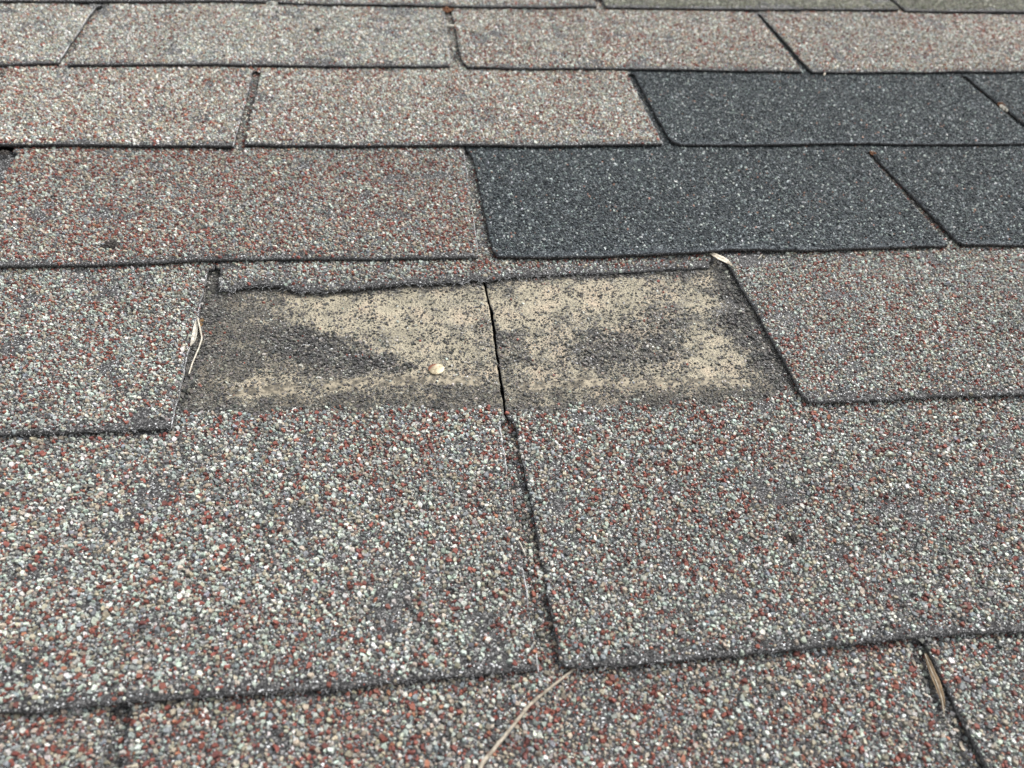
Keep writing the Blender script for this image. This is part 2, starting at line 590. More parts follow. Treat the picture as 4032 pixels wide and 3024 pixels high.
    # ---- granules
    def scatter(spacing, keep, rmin, rmax, flat, seed, zoff=0.0, palette=None, prob=None):
        x0_, x1_ = min(X.min(), X.max()) - 1, X.max() + 1
        y0_, y1_ = Y.min() - 1, ytop
        dy = spacing * .866
        ny_, nx_ = int((y1_ - y0_) / dy), int((x1_ - x0_) / spacing)
        jj, ii = np.meshgrid(np.arange(ny_), np.arange(nx_), indexing='ij')
        gx = x0_ + (ii + .5 * (jj % 2)) * spacing + (g.random(ii.shape) - .5) * spacing * .95
        gy = y0_ + jj * dy + (g.random(ii.shape) - .5) * spacing * .9
        gx, gy = gx.ravel(), gy.ravel()
        ok = in_view(gx, gy)
        gx, gy = gx[ok], gy[ok]
        # only where it can be seen: the exposed face, the slots of the course above, or under the missing tab
        mar = .15
        ok = (gx > UL(gy) + mar) & (gx < UR(gy) - mar) & (gy > VB(gx) + mar)
        if headlap is None:
            e = gy < yc + E + 6
            for key in SLOT:
                if key[0] == k - 1:
                    a_, b_ = slot(*key)
                    ay, ax = steps(a_); by_, bx_ = steps(b_)
                    e |= (gx > np.interp(gy, ay, ax) - 7) & (gx < np.interp(gy, by_, bx_) + 7) & (gy < yc + 2 * E + 6)
            ok &= e
        gx, gy = gx[ok], gy[ok]
        d = gy - VB(gx)
        dside = np.minimum(gx - UL(gy), UR(gy) - gx)
        pr = np.ones(len(gx)) * keep
        # worn lower edge and rubbed patches show the bare sheet
        ew = 5.2 + 4.0 * N2(gx, gy * 0 + k, 22) + (1.5 if tear is None else 6)
        pr *= np.clip(d / np.maximum(ew, 1.0), .16, 1) ** 1.1
        pr *= np.clip(.45 + dside / 3.0, .3, 1)
        wn = N3(gx, gy, 19, 3) + wear
        pr *= 1 - (.82 if pal != 'slate' else .1) * np.clip((wn - .62) / .35, 0, 1)
        for wx, wy, wr, wd in WORN:
            cx_, cy_ = wx, wy
            q_ = ((gx - cx_) ** 2 + ((gy - cy_) * 1.5) ** 2) / wr ** 2
            pr *= 1 - wd * np.clip(1.3 - q_ + .6 * N4(gx, gy, 5, 3), 0, 1)
        if prob is not None:
            pr *= prob(gx, gy)
        ok = g.random(len(gx)) < pr
        gx, gy = gx[ok], gy[ok]
        rr = (rmin + (rmax - rmin) * g.random(len(gx)) ** 1.9) * gsize
        pc = pick(palette or pal, len(gx), g, gx, gy) * (1.0 + .07 * N3(gx, gy, 60, 2))[:, None]
        if stain is not None and palette is None:
            s0, s1_ = stain(gx, gy)
            under = np.clip(s0 + s1_, 0, 1) + (N2(gx, gy, 6, 2) * .22)
            bare = (under > .4) | (gy - yc > E + 14)
            pb = pick('bare', len(gx), g)
            pc = np.where(bare[:, None], pb, pc)
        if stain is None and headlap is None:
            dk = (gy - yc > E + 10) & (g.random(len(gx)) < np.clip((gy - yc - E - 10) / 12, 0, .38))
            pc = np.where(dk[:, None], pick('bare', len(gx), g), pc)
        return stones(gx, gy, Z(gx, gy) + zoff, rr, pc, flat, 5, seed + k * 17)

    parts = []
    if stain is None:
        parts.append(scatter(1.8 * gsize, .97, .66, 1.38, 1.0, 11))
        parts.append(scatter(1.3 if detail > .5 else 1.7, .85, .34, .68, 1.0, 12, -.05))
    else:
        mixz = lambda x, y: 1 - np.clip(np.clip((lambda q: q[0] + q[1])(stain(x, y)), 0, 1) * 1.7 - .1 + .25 * N4(x, y, 3.5, 2) * (y < E + 14), 0, 1)
        bare_big = lambda x, y: (1 - mixz(x, y)) * np.clip(1.10 - .86 * stain(x, y)[0] + .22 * N2(x, y, 5, 2), .26, 1)
        parts.append(scatter(1.85, .97, .70, 1.46, 1.0, 11, 0, None, mixz))
        parts.append(scatter(1.3, .85, .34, .68, 1.0, 12, -.05, None, mixz))
        parts.append(scatter(1.5, .97, .48, 1.12, .85, 13, -.04, 'bare', bare_big))
        parts.append(scatter(.95, .8, .24, .5, .6, 14, -.02, 'bare', lambda x, y: (1 - mixz(x, y)) * np.clip(1.15 - stain(x, y)[0] * .55, .1, 1)))
        # dark pits and odd pale crumbs sitting in the tan dust
        parts.append(scatter(7.5, .5, .55, 1.0, .9, 15, 0, 'pale', lambda x, y: (1 - mixz(x, y)) * .35))
    loops = [faces.ravel()]; tot = [np.full(len(faces), 4)]
    Vs = [V]; Cs = [tint]; ms = [midx]; sm = [smooth]
    base = len(V)
    for pv, pc, pl, pt in parts:
        loops.append(pl + base); tot.append(pt); Vs.append(pv); Cs.append(pc)
        ms.append(np.full(len(pt), 2)); sm.append(np.zeros(len(pt), bool))
        base += len(pv)
    tot = np.concatenate(tot)
    starts = np.r_[0, np.cumsum(tot)[:-1]]
    VV = np.concatenate(Vs) - np.array(org)
    me = new_mesh(name, VV, np.concatenate(loops), starts, tot, [SHEET[pal], EDGE2 if k >= 3 and pal != 'slate' else EDGE, GRAN], np.concatenate(ms), np.concatenate(Cs), np.concatenate(sm))
    o = link(name, me, org)
    tag(o, label, 'shingle', group)
    o_info = dict(obj=o, UL=UL, UR=UR, VB=VB, Z=Z, org=org, bot=bot, yc=yc, ry=ry, ly=ly)
    return o_info


def tube_mesh(pts, rad, sides=6):
    pts = np.array(pts, float); rad = np.broadcast_to(rad, len(pts))
    V = []; F = []
    for i, pnt in enumerate(pts):
        d = pts[min(i + 1, len(pts) - 1)] - pts[max(i - 1, 0)]
        d /= np.linalg.norm(d) + 1e-9
        a_ = np.cross(d, [0, 0, 1.0]); a_ /= np.linalg.norm(a_) + 1e-9
        b_ = np.cross(a_, d)
        for s_ in range(sides):
            q = 6.2832 * s_ / sides
            V.append(pnt + (a_ * math.cos(q) + b_ * math.sin(q)) * rad[i])
    n = len(pts)
    for i in range(n - 1):
        for s_ in range(sides):
            s2 = (s_ + 1) % sides
            F.append((i * sides + s_, i * sides + s2, (i + 1) * sides + s2, (i + 1) * sides + s_))
    F.append(tuple(range(sides))[::-1]); F.append(tuple((n - 1) * sides + s_ for s_ in range(sides)))
    return V, F


def pymesh(name, V, F, mats, origin=(0, 0, 0), smooth=True):
    V = np.asarray(V, float) - np.array(origin)
    tot = [len(f) for f in F]
    return new_mesh(name, V, [i for f in F for i in f], np.r_[0, np.cumsum(tot)[:-1]], tot, mats, None, None, [smooth] * len(F))


def merge(items):
    V = []; F = []
    for v, f in items:
        b = len(V); V += [tuple(q) for q in v]; F += [tuple(i + b for i in q) for q in f]
    return V, F


def fibre_line(S, side, a, b, n=160, spread=.5, ln=3.0, name='fibreglass_fringe'):
    """pale glass fibres standing out of a cut side edge, y from a to b"""
    g = np.random.default_rng(int(abs(a) * 7 + n))
    items = []
    fx = S['UR'] if side == 'r' else S['UL']
    for i in range(n):
        y = a + (b - a) * g.random()
        if g.random() > .08 + .8 * (N4(y, a * .13, 9) > .1):
            continue
        l = ln * (.3 + g.random())
        th = (g.random() - .5) * .5
        p0 = np.array([0, y - l / 2, 0]); p1 = np.array([0, y + l / 2, 0])
        for q in (p0, p1):
            q[0] = float(fx(q[1])) + (g.random() - .4) * spread * (1 if side == 'r' else -1)
            q[2] = float(S['Z'](q[0], q[1])) + .1 + g.random() * .5
        md = (p0 + p1) / 2 + [0, 0, .2]
        items.append(tube_mesh([p0, md, p1], [.05, .085, .05], 4))
    ys = np.linspace(a, b, 60)
    items.append(tube_mesh([(float(fx(y)), y, float(S['Z'](fx(y), y)) - .25) for y in ys], .045, 4))
    V, F = merge(items)
    o = link(name, pymesh(name, V, F, [FIBRE], S['org']), (0, 0, 0), S['obj'])
    return o


def fringe_bottom(S, x0, x1, n, ln, name='fibreglass_fringe', drop=.8):
    g = np.random.default_rng(int(abs(x0) * 3 + n))
    items = []
    for i in range(n):
        x = x0 + (x1 - x0) * g.random()
        y = float(S['VB'](x))
        z = float(S['Z'](x, y)) - .3 - g.random() * 1.3
        th = -math.pi / 2 + (g.random() - .5) * 2.6
        l = ln * (.3 + g.random() ** 2 * 1.4)
        dx, dy = math.cos(th) * l, math.sin(th) * l * .7
        pts = [(x - dx * .3, y + .6, z), (x + dx * .4, y + dy * .45, z + .15), (x + dx, y + dy, z - drop * g.random())]
        items.append(tube_mesh(pts, [.08, .07, .035], 4))
    V, F = merge(items)
    return link(name, pymesh(name, V, F, [FIBRE], S['org']), (0, 0, 0), S['obj'])


# ------------------------------------------------------------------ stain on the sheets bared by the missing tab
CTRL = [  # photo x, y, tan, grime (tan bonding dust left where the torn tab lay; brown grime round it)
    (900, 1180, .10, .7), (1000, 1160, .22, .6), (1100, 1165, .35, .5), (1180, 1180, .95, .1), (1300, 1190, 1, 0), (1450, 1200, .95, 0), (1600, 1180, 1, 0),
    (1750, 1180, .8, .1), (1880, 1165, .75, .2), (860, 1300, .08, .75), (950, 1320, .18, .7), (1060, 1250, .22, .5), (1120, 1300, 0, .25), (1200, 1260, .75, .1), (1300, 1270, .95, 0),
    (1400, 1290, .85, 0), (1550, 1280, .7, 0), (1700, 1290, .75, 0), (1850, 1290, .6, .1), (1920, 1270, .45, .2), (1150, 1370, 0, .1), (1250, 1350, 0, .1), (1200, 1300, 0, .1), (1300, 1350, 0, .1), (1390, 1345, .4, 0), (1250, 1410, 0, .1), (1330, 1400, 0, 0), (1420, 1410, 0, 0), (1400, 1450, 0, .1),
    (1480, 1360, .65, 0), (1500, 1440, 0, 0), (1500, 1405, .1, 0), (1580, 1450, .1, .1), (1600, 1370, .85, 0), (1680, 1420, .9, 0), (1800, 1400, .9, 0), (1900, 1380, .65, .1), (1930, 1420, .45, .2),
    (850, 1450, .1, .75), (1000, 1420, .05, .5), (1080, 1440, .38, .4), (1200, 1450, .15, .3), (1350, 1460, .1, .3), (1500, 1480, .3, .4), (850, 1530, .2, .8), (980, 1520, .75, .3), (1000, 1550, .8, .2), (1100, 1530, .5, .4),
    (1200, 1520, .72, .2), (1300, 1525, .75, .2), (1450, 1500, .75, .2), (1600, 1480, .8, .1), (1700, 1500, .35, .4), (1800, 1480, .6, .3), (1780, 1520, .12, .8), (1900, 1510, .22, .7), (1940, 1480, .45, .4),
    (800, 1570, .12, .8), (1000, 1590, .1, .8), (1150, 1570, .1, .9), (1300, 1570, .1, .9), (1450, 1560, .2, .8), (1600, 1545, .2, .85), (1750, 1570, .12, .8), (1920, 1570, .15, .8),
    (2000, 1130, .45, .2), (2100, 1130, .9, .1), (2300, 1120, .95, 0), (2500, 1115, .95, 0), (2650, 1110, .6, .2), (2760, 1110, .7, .2), (2820, 1120, .2, .4), (1960, 1180, .95, 0), (2100, 1200, 1, 0), (2300, 1200, .95, 0),
    (2500, 1200, .9, 0), (2600, 1190, .6, .1), (2680, 1200, .6, .1), (2780, 1180, .95, 0), (2850, 1200, .1, .1), (2890, 1260, 0, 0), (2930, 1340, 0, 0), (2975, 1430, 0, 0), (2860, 1150, 0, 0), (1980, 1260, .7, .1), (2100, 1270, .85, 0), (2250, 1280, .6, 0), (2400, 1270, .7, 0), (2520, 1260, .45, 0),
    (2650, 1270, .15, .1), (2740, 1270, .8, 0), (2830, 1280, .35, .2), (1990, 1330, .05, .2), (2040, 1330, .25, .2), (2100, 1330, .75, 0), (2200, 1330, .45, 0), (2320, 1340, .22, .05), (2450, 1330, .25, 0), (2580, 1330, .15, 0), (2620, 1240, .3, 0), (2660, 1340, .2, .1),
    (2730, 1340, .75, 0), (2800, 1340, 1, 0), (2900, 1380, .55, .3), (2000, 1420, .08, .3), (2070, 1420, .4, .1), (2140, 1400, .75, 0), (2250, 1410, .35, .1), (2350, 1420, .15, 0), (2500, 1420, .12, .1), (2620, 1400, .1, .2), (2700, 1420, .6, .1),
    (2800, 1420, 1, 0), (2880, 1430, .8, .1), (2930, 1460, .5, .4), (2010, 1490, .3, .4), (2120, 1490, .6, .3), (2300, 1480, .55, .3), (2450, 1490, .4, .4), (2600, 1470, .7, .2), (2750, 1490, .9, .1), (2880, 1500, .75, .2), (2980, 1510, .4, .6),
    (2020, 1540, .3, .7), (2150, 1530, .5, .5), (2350, 1510, .4, .6), (2500, 1515, .4, .6), (2700, 1515, .35, .7), (2900, 1520, .3, .8), (3000, 1530, .12, .8), (2030, 1580, .2, .75), (2200, 1570, .25, .8), (2400, 1560, .2, .9), (2600, 1550, .15, .9), (2800, 1550, .12, .9), (2950, 1550, .1, .6),
    # outside: ordinary granules
    (780, 1250, 0, 0), (820, 1150, 0, .2), (740, 1400, 0, 0), (720, 1540, 0, .1), (700, 1640, 0, 0), (900, 1640, 0, .05), (1100, 1640, 0, 0), (1300, 1635, 0, .05), (1500, 1630, 0, 0), (1700, 1640, 0, .1), (1900, 1650, 0, 0), (2080, 1660, 0, 0),
    (2300, 1640, 0, 0), (2500, 1630, 0, .1), (2700, 1620, 0, .05), (2900, 1600, 0, 0), (3050, 1590, 0, 0), (3060, 1500, 0, 0), (3000, 1400, 0, .05), (2940, 1300, 0, .1), (2900, 1180, 0, 0), (2860, 1100, 0, .1), (3100, 1640, 0, 0), (600, 1700, 0, 0),
    (860, 1090, 0, .3), (1000, 1120, 0, .5), (1150, 1130, 0, .5), (1300, 1140, .1, .4), (1500, 1130, .1, .4), (1700, 1120, .1, .4), (1880, 1105, .1, .3), (1960, 1090, 0, .3), (2100, 1085, 0, .1), (2300, 1075, 0, .1), (2500, 1070, 0, .1), (2700, 1060, 0, .1),
    (2000, 1040, 0, 0), (1400, 1090, 0, 0), (2500, 1020, 0, 0)]
_cp = PP([(a, b) for a, b, _, _ in CTRL], -4)
_cv = np.array([(c_, d_) for _, _, c_, d_ in CTRL])


def stain(x, y):
    x = np.asarray(x, float); y = np.asarray(y, float)
    xx = x + N3(x, y, 9, 2) * 2.2
    yy = y + N4(x, y, 9, 2) * 1.6
    num = np.zeros((len(x), 2)); den = np.zeros(len(x)) + 1e-12
    for (cx, cy), v_ in zip(_cp, _cv):
        d2 = (xx - cx) ** 2 + ((yy - cy) * 1.35) ** 2 + 4.0
        w_ = (d2 + 12) ** -1.8
        num += w_[:, None] * v_; den += w_
    r_ = num / den[:, None]
    cut = np.interp(x, [-157, -85, -5, 65, 118, 150], [139, 135, 131, 128.5, 129, 133]) + N1(x, y, 12, 2) * 3      # below this line ordinary granules begin
    r_ = r_ * np.clip((y - cut + 6) / 15.0, 0, 1)[:, None]
    return r_[:, 0], r_[:, 1]


WORN = [(*P(a_, b_), r_, d_) for a_, b_, r_, d_ in [(3620, 2010, 14, .7), (3480, 1990, 9, .6), (2170, 1830, 7, .8), (2190, 2080, 6, .7), (1840, 1745, 8, .6), (1560, 2200, 9, .6), (1930, 1860, 6, .5),
        (1900, 2600, 10, .6), (1200, 2690, 9, .6), (1000, 2010, 7, .4), (600, 1660, 12, .7), (1330, 2190, 6, .5), (3330, 1545, 7, .6), (2950, 2140, 7, .5), (1500, 830, 14, .4), (1300, 840, 12, .4), (500, 950, 8, .5), (3900, 2110, 8, .5), (2730, 2520, 8, .5)]]
# ------------------------------------------------------------------ the shingles, course by course from the top of the photo
tr = lambda pts: PP(pts)


def ext(pts, left=None, right=None):
    """traced lower edge, carried on outside the frame at the same slope"""
    q = tr(pts)
    if left is not None:
        sl = (q[1, 1] - q[0, 1]) / (q[1, 0] - q[0, 0]) * .3
        q = np.r_[[[left, q[0, 1] + (left - q[0, 0]) * sl]], q]
    if right is not None:
        sl = (q[-1, 1] - q[-2, 1]) / (q[-1, 0] - q[-2, 0]) * .3
        q = np.r_[q, [[right, q[-1, 1] + (right - q[-1, 0]) * sl]]]
    return q


S = {}
# topmost course
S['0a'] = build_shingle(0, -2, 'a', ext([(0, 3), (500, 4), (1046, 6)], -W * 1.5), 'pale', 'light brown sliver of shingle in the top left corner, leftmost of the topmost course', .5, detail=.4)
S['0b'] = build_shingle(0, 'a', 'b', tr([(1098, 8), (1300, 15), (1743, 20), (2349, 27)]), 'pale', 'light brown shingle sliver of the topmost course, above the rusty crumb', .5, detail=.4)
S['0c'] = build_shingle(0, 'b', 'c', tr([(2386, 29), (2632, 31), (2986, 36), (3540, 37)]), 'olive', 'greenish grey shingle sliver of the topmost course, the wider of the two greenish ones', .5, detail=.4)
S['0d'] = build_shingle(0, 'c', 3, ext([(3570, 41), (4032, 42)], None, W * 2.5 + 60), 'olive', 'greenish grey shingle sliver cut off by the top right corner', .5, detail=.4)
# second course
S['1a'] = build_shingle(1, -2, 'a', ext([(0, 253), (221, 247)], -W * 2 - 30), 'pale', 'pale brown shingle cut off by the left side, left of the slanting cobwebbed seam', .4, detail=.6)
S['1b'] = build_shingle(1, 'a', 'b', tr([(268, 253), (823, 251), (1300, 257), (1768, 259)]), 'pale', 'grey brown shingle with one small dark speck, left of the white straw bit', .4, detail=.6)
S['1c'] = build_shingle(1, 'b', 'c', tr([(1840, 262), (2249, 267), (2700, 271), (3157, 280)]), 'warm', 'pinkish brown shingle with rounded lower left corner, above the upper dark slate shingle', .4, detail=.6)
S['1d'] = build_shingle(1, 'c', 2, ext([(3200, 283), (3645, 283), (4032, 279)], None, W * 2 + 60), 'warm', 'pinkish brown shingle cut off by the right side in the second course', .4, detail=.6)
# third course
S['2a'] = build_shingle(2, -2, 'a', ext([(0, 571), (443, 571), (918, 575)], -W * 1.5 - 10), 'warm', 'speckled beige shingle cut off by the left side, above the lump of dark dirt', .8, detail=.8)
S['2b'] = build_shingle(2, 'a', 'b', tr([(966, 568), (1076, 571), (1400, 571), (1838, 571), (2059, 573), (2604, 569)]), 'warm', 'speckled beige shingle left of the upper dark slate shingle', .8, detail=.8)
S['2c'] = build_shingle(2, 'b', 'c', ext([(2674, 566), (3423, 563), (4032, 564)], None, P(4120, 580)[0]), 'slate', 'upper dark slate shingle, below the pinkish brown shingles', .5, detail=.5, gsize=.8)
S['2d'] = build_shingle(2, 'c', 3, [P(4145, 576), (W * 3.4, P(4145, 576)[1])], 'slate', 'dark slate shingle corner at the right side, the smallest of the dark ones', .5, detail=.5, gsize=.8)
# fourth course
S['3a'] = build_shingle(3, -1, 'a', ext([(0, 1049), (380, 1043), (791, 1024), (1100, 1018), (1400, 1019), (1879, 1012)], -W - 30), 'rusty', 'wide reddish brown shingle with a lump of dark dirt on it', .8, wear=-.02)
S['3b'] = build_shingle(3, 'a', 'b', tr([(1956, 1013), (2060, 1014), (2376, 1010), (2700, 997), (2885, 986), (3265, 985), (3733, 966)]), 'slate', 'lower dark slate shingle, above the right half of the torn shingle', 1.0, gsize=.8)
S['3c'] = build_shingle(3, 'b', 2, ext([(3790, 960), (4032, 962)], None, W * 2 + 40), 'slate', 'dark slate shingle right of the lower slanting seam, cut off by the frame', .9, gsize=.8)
# fifth course: left tab, the torn tab, right tab
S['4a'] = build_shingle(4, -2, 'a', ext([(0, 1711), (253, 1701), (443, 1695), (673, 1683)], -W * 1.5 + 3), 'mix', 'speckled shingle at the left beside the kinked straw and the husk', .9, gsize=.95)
TORN = [(856, 1130), (906, 1133), (964, 1118), (1029, 1111), (1111, 1119), (1182, 1133), (1258, 1136), (1346, 1130), (1464, 1120), (1611, 1106), (1905, 1091),
        (2018, 1076), (2135, 1062), (2311, 1056), (2458, 1055), (2605, 1043), (2799, 1034)]
_o = SLOT[(4, 'a')]; _p = SLOT[(4, 'b')]
SLOT[(4, 'a')] = (_o[0], [(866, 1045), (856, 1132)])
SLOT[(4, 'b')] = ([(2795, 1012), (2802, 1034)], _p[1])
S['4b'] = build_shingle(4, 'a', 'b', tr(TORN), 'mix', 'torn shingle, only a ragged fibrous strip left above the bare tan patch', .7,
                        lift_pts=(PP([(850, 1120), (1400, 1120), (1950, 1080), (2200, 1060), (2800, 1035)])[:, 0], [1.3, 1.0, .6, .1, -.5]), tear=True, wear=.1, name='torn_shingle', group=None)
SLOT[(4, 'a')] = _o; SLOT[(4, 'b')] = _p
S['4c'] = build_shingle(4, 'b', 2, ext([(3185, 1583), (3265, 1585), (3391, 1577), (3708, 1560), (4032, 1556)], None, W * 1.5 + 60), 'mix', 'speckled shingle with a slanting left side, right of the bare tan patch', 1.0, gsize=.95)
# sixth course: the two shingles whose upper parts the missing tab leaves bare
S['5a'] = build_shingle(5, -1, 'a', ext([(0, 2804), (95, 2807), (316, 2788), (506, 2769), (886, 2738), (1400, 2706), (1616, 2678), (1933, 2652), (2116, 2637)], -W - 5), 'mix',
                        'big speckled front shingle, its bared top stained tan, with a nail in it', 1.0, stain=stain, headlap=E + 5)
S['5b'] = build_shingle(5, 'a', 1, ext([(2232, 2627), (2376, 2624), (2700, 2595), (3202, 2551), (3645, 2510), (4032, 2481)], None, W - 5), 'mix',
                        'big speckled front shingle, its bared top stained tan, right of the crack', 1.2, stain=stain, headlap=E + 5)
# seventh course, cut by the bottom of the frame
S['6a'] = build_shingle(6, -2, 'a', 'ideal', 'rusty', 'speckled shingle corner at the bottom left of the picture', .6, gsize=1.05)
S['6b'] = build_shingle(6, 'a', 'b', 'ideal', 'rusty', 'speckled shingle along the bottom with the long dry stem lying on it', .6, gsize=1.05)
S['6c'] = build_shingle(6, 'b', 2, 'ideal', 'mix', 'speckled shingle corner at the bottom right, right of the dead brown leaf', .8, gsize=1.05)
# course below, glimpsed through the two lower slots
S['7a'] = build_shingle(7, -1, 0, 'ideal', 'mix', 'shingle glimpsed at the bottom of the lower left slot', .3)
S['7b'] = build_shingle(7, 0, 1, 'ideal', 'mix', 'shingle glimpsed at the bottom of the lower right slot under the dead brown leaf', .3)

# pale fibres on cut sides, ragged fibres under torn and worn edges
fibre_line(S['5a'], 'r', -1, E - 4, 260, .6, 3.6)
fibre_line(S['3a'], 'r', 2 * E, 3 * E - 8, 200, .5, 3.5)
fibre_line(S['4a'], 'r', E, 2 * E - 8, 130, .5, 3.0)
fibre_line(S['2a'], 'r', 3 * E, 4 * E - 5, 150, .6, 4)
fibre_line(S['2b'], 'r', 3 * E, 4 * E - 5, 200, .6, 4)
fibre_line(S['1a'], 'r', 4 * E, 5 * E - 5, 260, .7, 5)
fibre_line(S['1b'], 'r', 4 * E, 5 * E - 5, 150, .7, 5)
fibre_line(S['6b'], 'r', -E * .8, -3, 60, .6, 2.5)
xa, xb = P(860, 1130)[0], P(2400, 1060)[0]
fringe_bottom(S['4b'], xa, xb, 230, 3.2)
fringe_bottom(S['5a'], P(100, 2800)[0], P(2110, 2640)[0], 120, 1.6)
fringe_bottom(S['5b'], P(2240, 2628)[0], P(4000, 2480)[0], 110, 1.6)
fringe_bottom(S['4c'], P(3185, 1583)[0], P(4000, 1556)[0], 60, 1.8)
fringe_bottom(S['4a'], P(0, 1711)[0], P(670, 1683)[0], 50, 1.8)


def surf(key, x, y, dz=0.0, zg=-2.0):
    X_, Y_ = P(x, y, zg)
    for _ in range(3):
        z = float(S[key]['Z'](X_, Y_)) + dz
        X_, Y_ = P(x, y, z)
    return np.array([X_, Y_, z])


# raised bead of old sealant under where the missing tab's lower edge lay
def sealant(key, pts):
    q = np.array([surf(key, x, y) for x, y in pts])
    xs = np.arange(q[0, 0], q[-1, 0], .8)
    ys = np.interp(xs, q[:, 0], q[:, 1])
    V = []; F = []
    m_ = 9
    for i, (x, y) in enumerate(zip(xs, ys)):
        wd = 4.2 + 1.3 * float(N2(x, 3, 9, 2)) + .5 * random.random()
        hh = (.36 + .3 * float(N4(x, 8, 6, 2)))
        endf = min(1, i / 8, (len(xs) - 1 - i) / 8)
        for j in range(m_):
            a_ = -1 + 2 * j / (m_ - 1)
            yy = y + a_ * wd + float(N3(x, a_, 4)) * .5
            zz = float(S[key]['Z'](x, yy)) - .12 + hh * endf * (1 - a_ * a_) ** .7 + float(N5(x, yy, .8)) * .13 * (1 - abs(a_))
            V.append((x, yy, zz))
    for i in range(len(xs) - 1):
        for j in range(m_ - 1):
            F.append((i * m_ + j, (i + 1) * m_ + j, (i + 1) * m_ + j + 1, i * m_ + j + 1))
    return link('sealant_strip', pymesh('sealant_strip', V, F, [TAR], S[key]['org']), (0, 0, 0), S[key]['obj'])


sealant('5a', [(860, 1550), (1000, 1537), (1200, 1526), (1400, 1510), (1640, 1495), (1930, 1500)])
sealant('5b', [(2010, 1524), (2300, 1512), (2600, 1506), (2980, 1512)])

# ------------------------------------------------------------------ small things lying on the roof


def stem(name, label, cat, pts, key, rad, material, dz=.8, seed=1, wob=.12, sub=10):
    q = np.array([surf(k_, x, y, d_) for (x, y, d_), k_ in zip([(p_ + (dz,))[:3] for p_ in pts], key if isinstance(key, list) else [key] * len(pts))])
    s_ = np.linspace(0, len(q) - 1, sub * (len(q) - 1) + 1)
    r_ = np.interp(s_, np.arange(len(q)), rad if hasattr(rad, '__len__') else [rad] * len(q))
    g = np.random.default_rng(seed)
    c_ = np.stack([np.interp(s_, np.arange(len(q)), q[:, i]) for i in range(3)], -1)
    c_[1:-1] = (c_[:-2] + 2 * c_[1:-1] + c_[2:]) / 4
    c_[1:-1] = (c_[:-2] + 2 * c_[1:-1] + c_[2:]) / 4
    c_ += (g.random(c_.shape) - .5) * wob
    r_ = r_ * (1 + (g.random(len(r_)) - .5) * .18)
    V, F = tube_mesh(c_, r_, 8)
    org = tuple(c_[0])
    o = link(name, pymesh(name, V, F, [material], org), org)
    if label:
        tag(o, label, cat)
    return o


def leaf(name, label, cat, pts, key, width, material, curl=.8, dz=1.0, seed=2):
    """dry leaf or husk: a curled blade of real thickness along pts"""
    q = np.array([surf(k_, x, y, d_) for (x, y, d_), k_ in zip([(p_ + (dz,))[:3] for p_ in pts], [key] * len(pts))])
    n_ = 26; m_ = 9
    s_ = np.linspace(0, 1, n_) * (len(q) - 1)
    c_ = np.stack([np.interp(s_, np.arange(len(q)), q[:, i]) for i in range(3)], -1)
    for _ in range(3):
        c_[1:-1] = (c_[:-2] + 2 * c_[1:-1] + c_[2:]) / 4
    V = []; F = []
    for layer in (0, 1):
        for i in range(n_):
            d = c_[min(i + 1, n_ - 1)] - c_[max(i - 1, 0)]; d /= np.linalg.norm(d)
            sd_ = np.cross(d, [0, 0, 1.]); sd_ /= np.linalg.norm(sd_)
            tt = i / (n_ - 1)
            wd = width * (math.sin(math.pi * min(1, max(0.0, tt)) ** .8) ** .75 + .04) * (1 + .12 * float(N3(i, seed, 3)))
            for j in range(m_):
                a_ = -1 + 2 * j / (m_ - 1)
                pz = curl * width * (a_ * a_) * .8 + .12 * width * float(N4(i, j + seed * 9, 2.2)) - .16 * width * math.exp(-(a_ * 5) ** 2)
                v = c_[i] + sd_ * a_ * wd + np.array([0, 0, pz - layer * .22])
                V.append(tuple(v))
    nb = n_ * m_
    I = lambda i, j, l: l * nb + i * m_ + j
    for i in range(n_ - 1):
        for j in range(m_ - 1):
            F.append((I(i, j, 0), I(i, j + 1, 0), I(i + 1, j + 1, 0), I(i + 1, j, 0)))
            F.append((I(i, j, 1), I(i + 1, j, 1), I(i + 1, j + 1, 1), I(i, j + 1, 1)))
        F.append((I(i, 0, 0), I(i + 1, 0, 0), I(i + 1, 0, 1), I(i, 0, 1)))
        F.append((I(i, m_ - 1, 0), I(i, m_ - 1, 1), I(i + 1, m_ - 1, 1), I(i + 1, m_ - 1, 0)))
    for j in range(m_ - 1):
        F.append((I(0, j, 0), I(0, j, 1), I(0, j + 1, 1), I(0, j + 1, 0)))
        F.append((I(n_ - 1, j, 0), I(n_ - 1, j + 1, 0), I(n_ - 1, j + 1, 1), I(n_ - 1, j, 1)))
    org = tuple(c_[n_ // 2])
    o = link(name, pymesh(name, V, F, [material], org), org)
    if label:
        tag(o, label, cat)
    return o


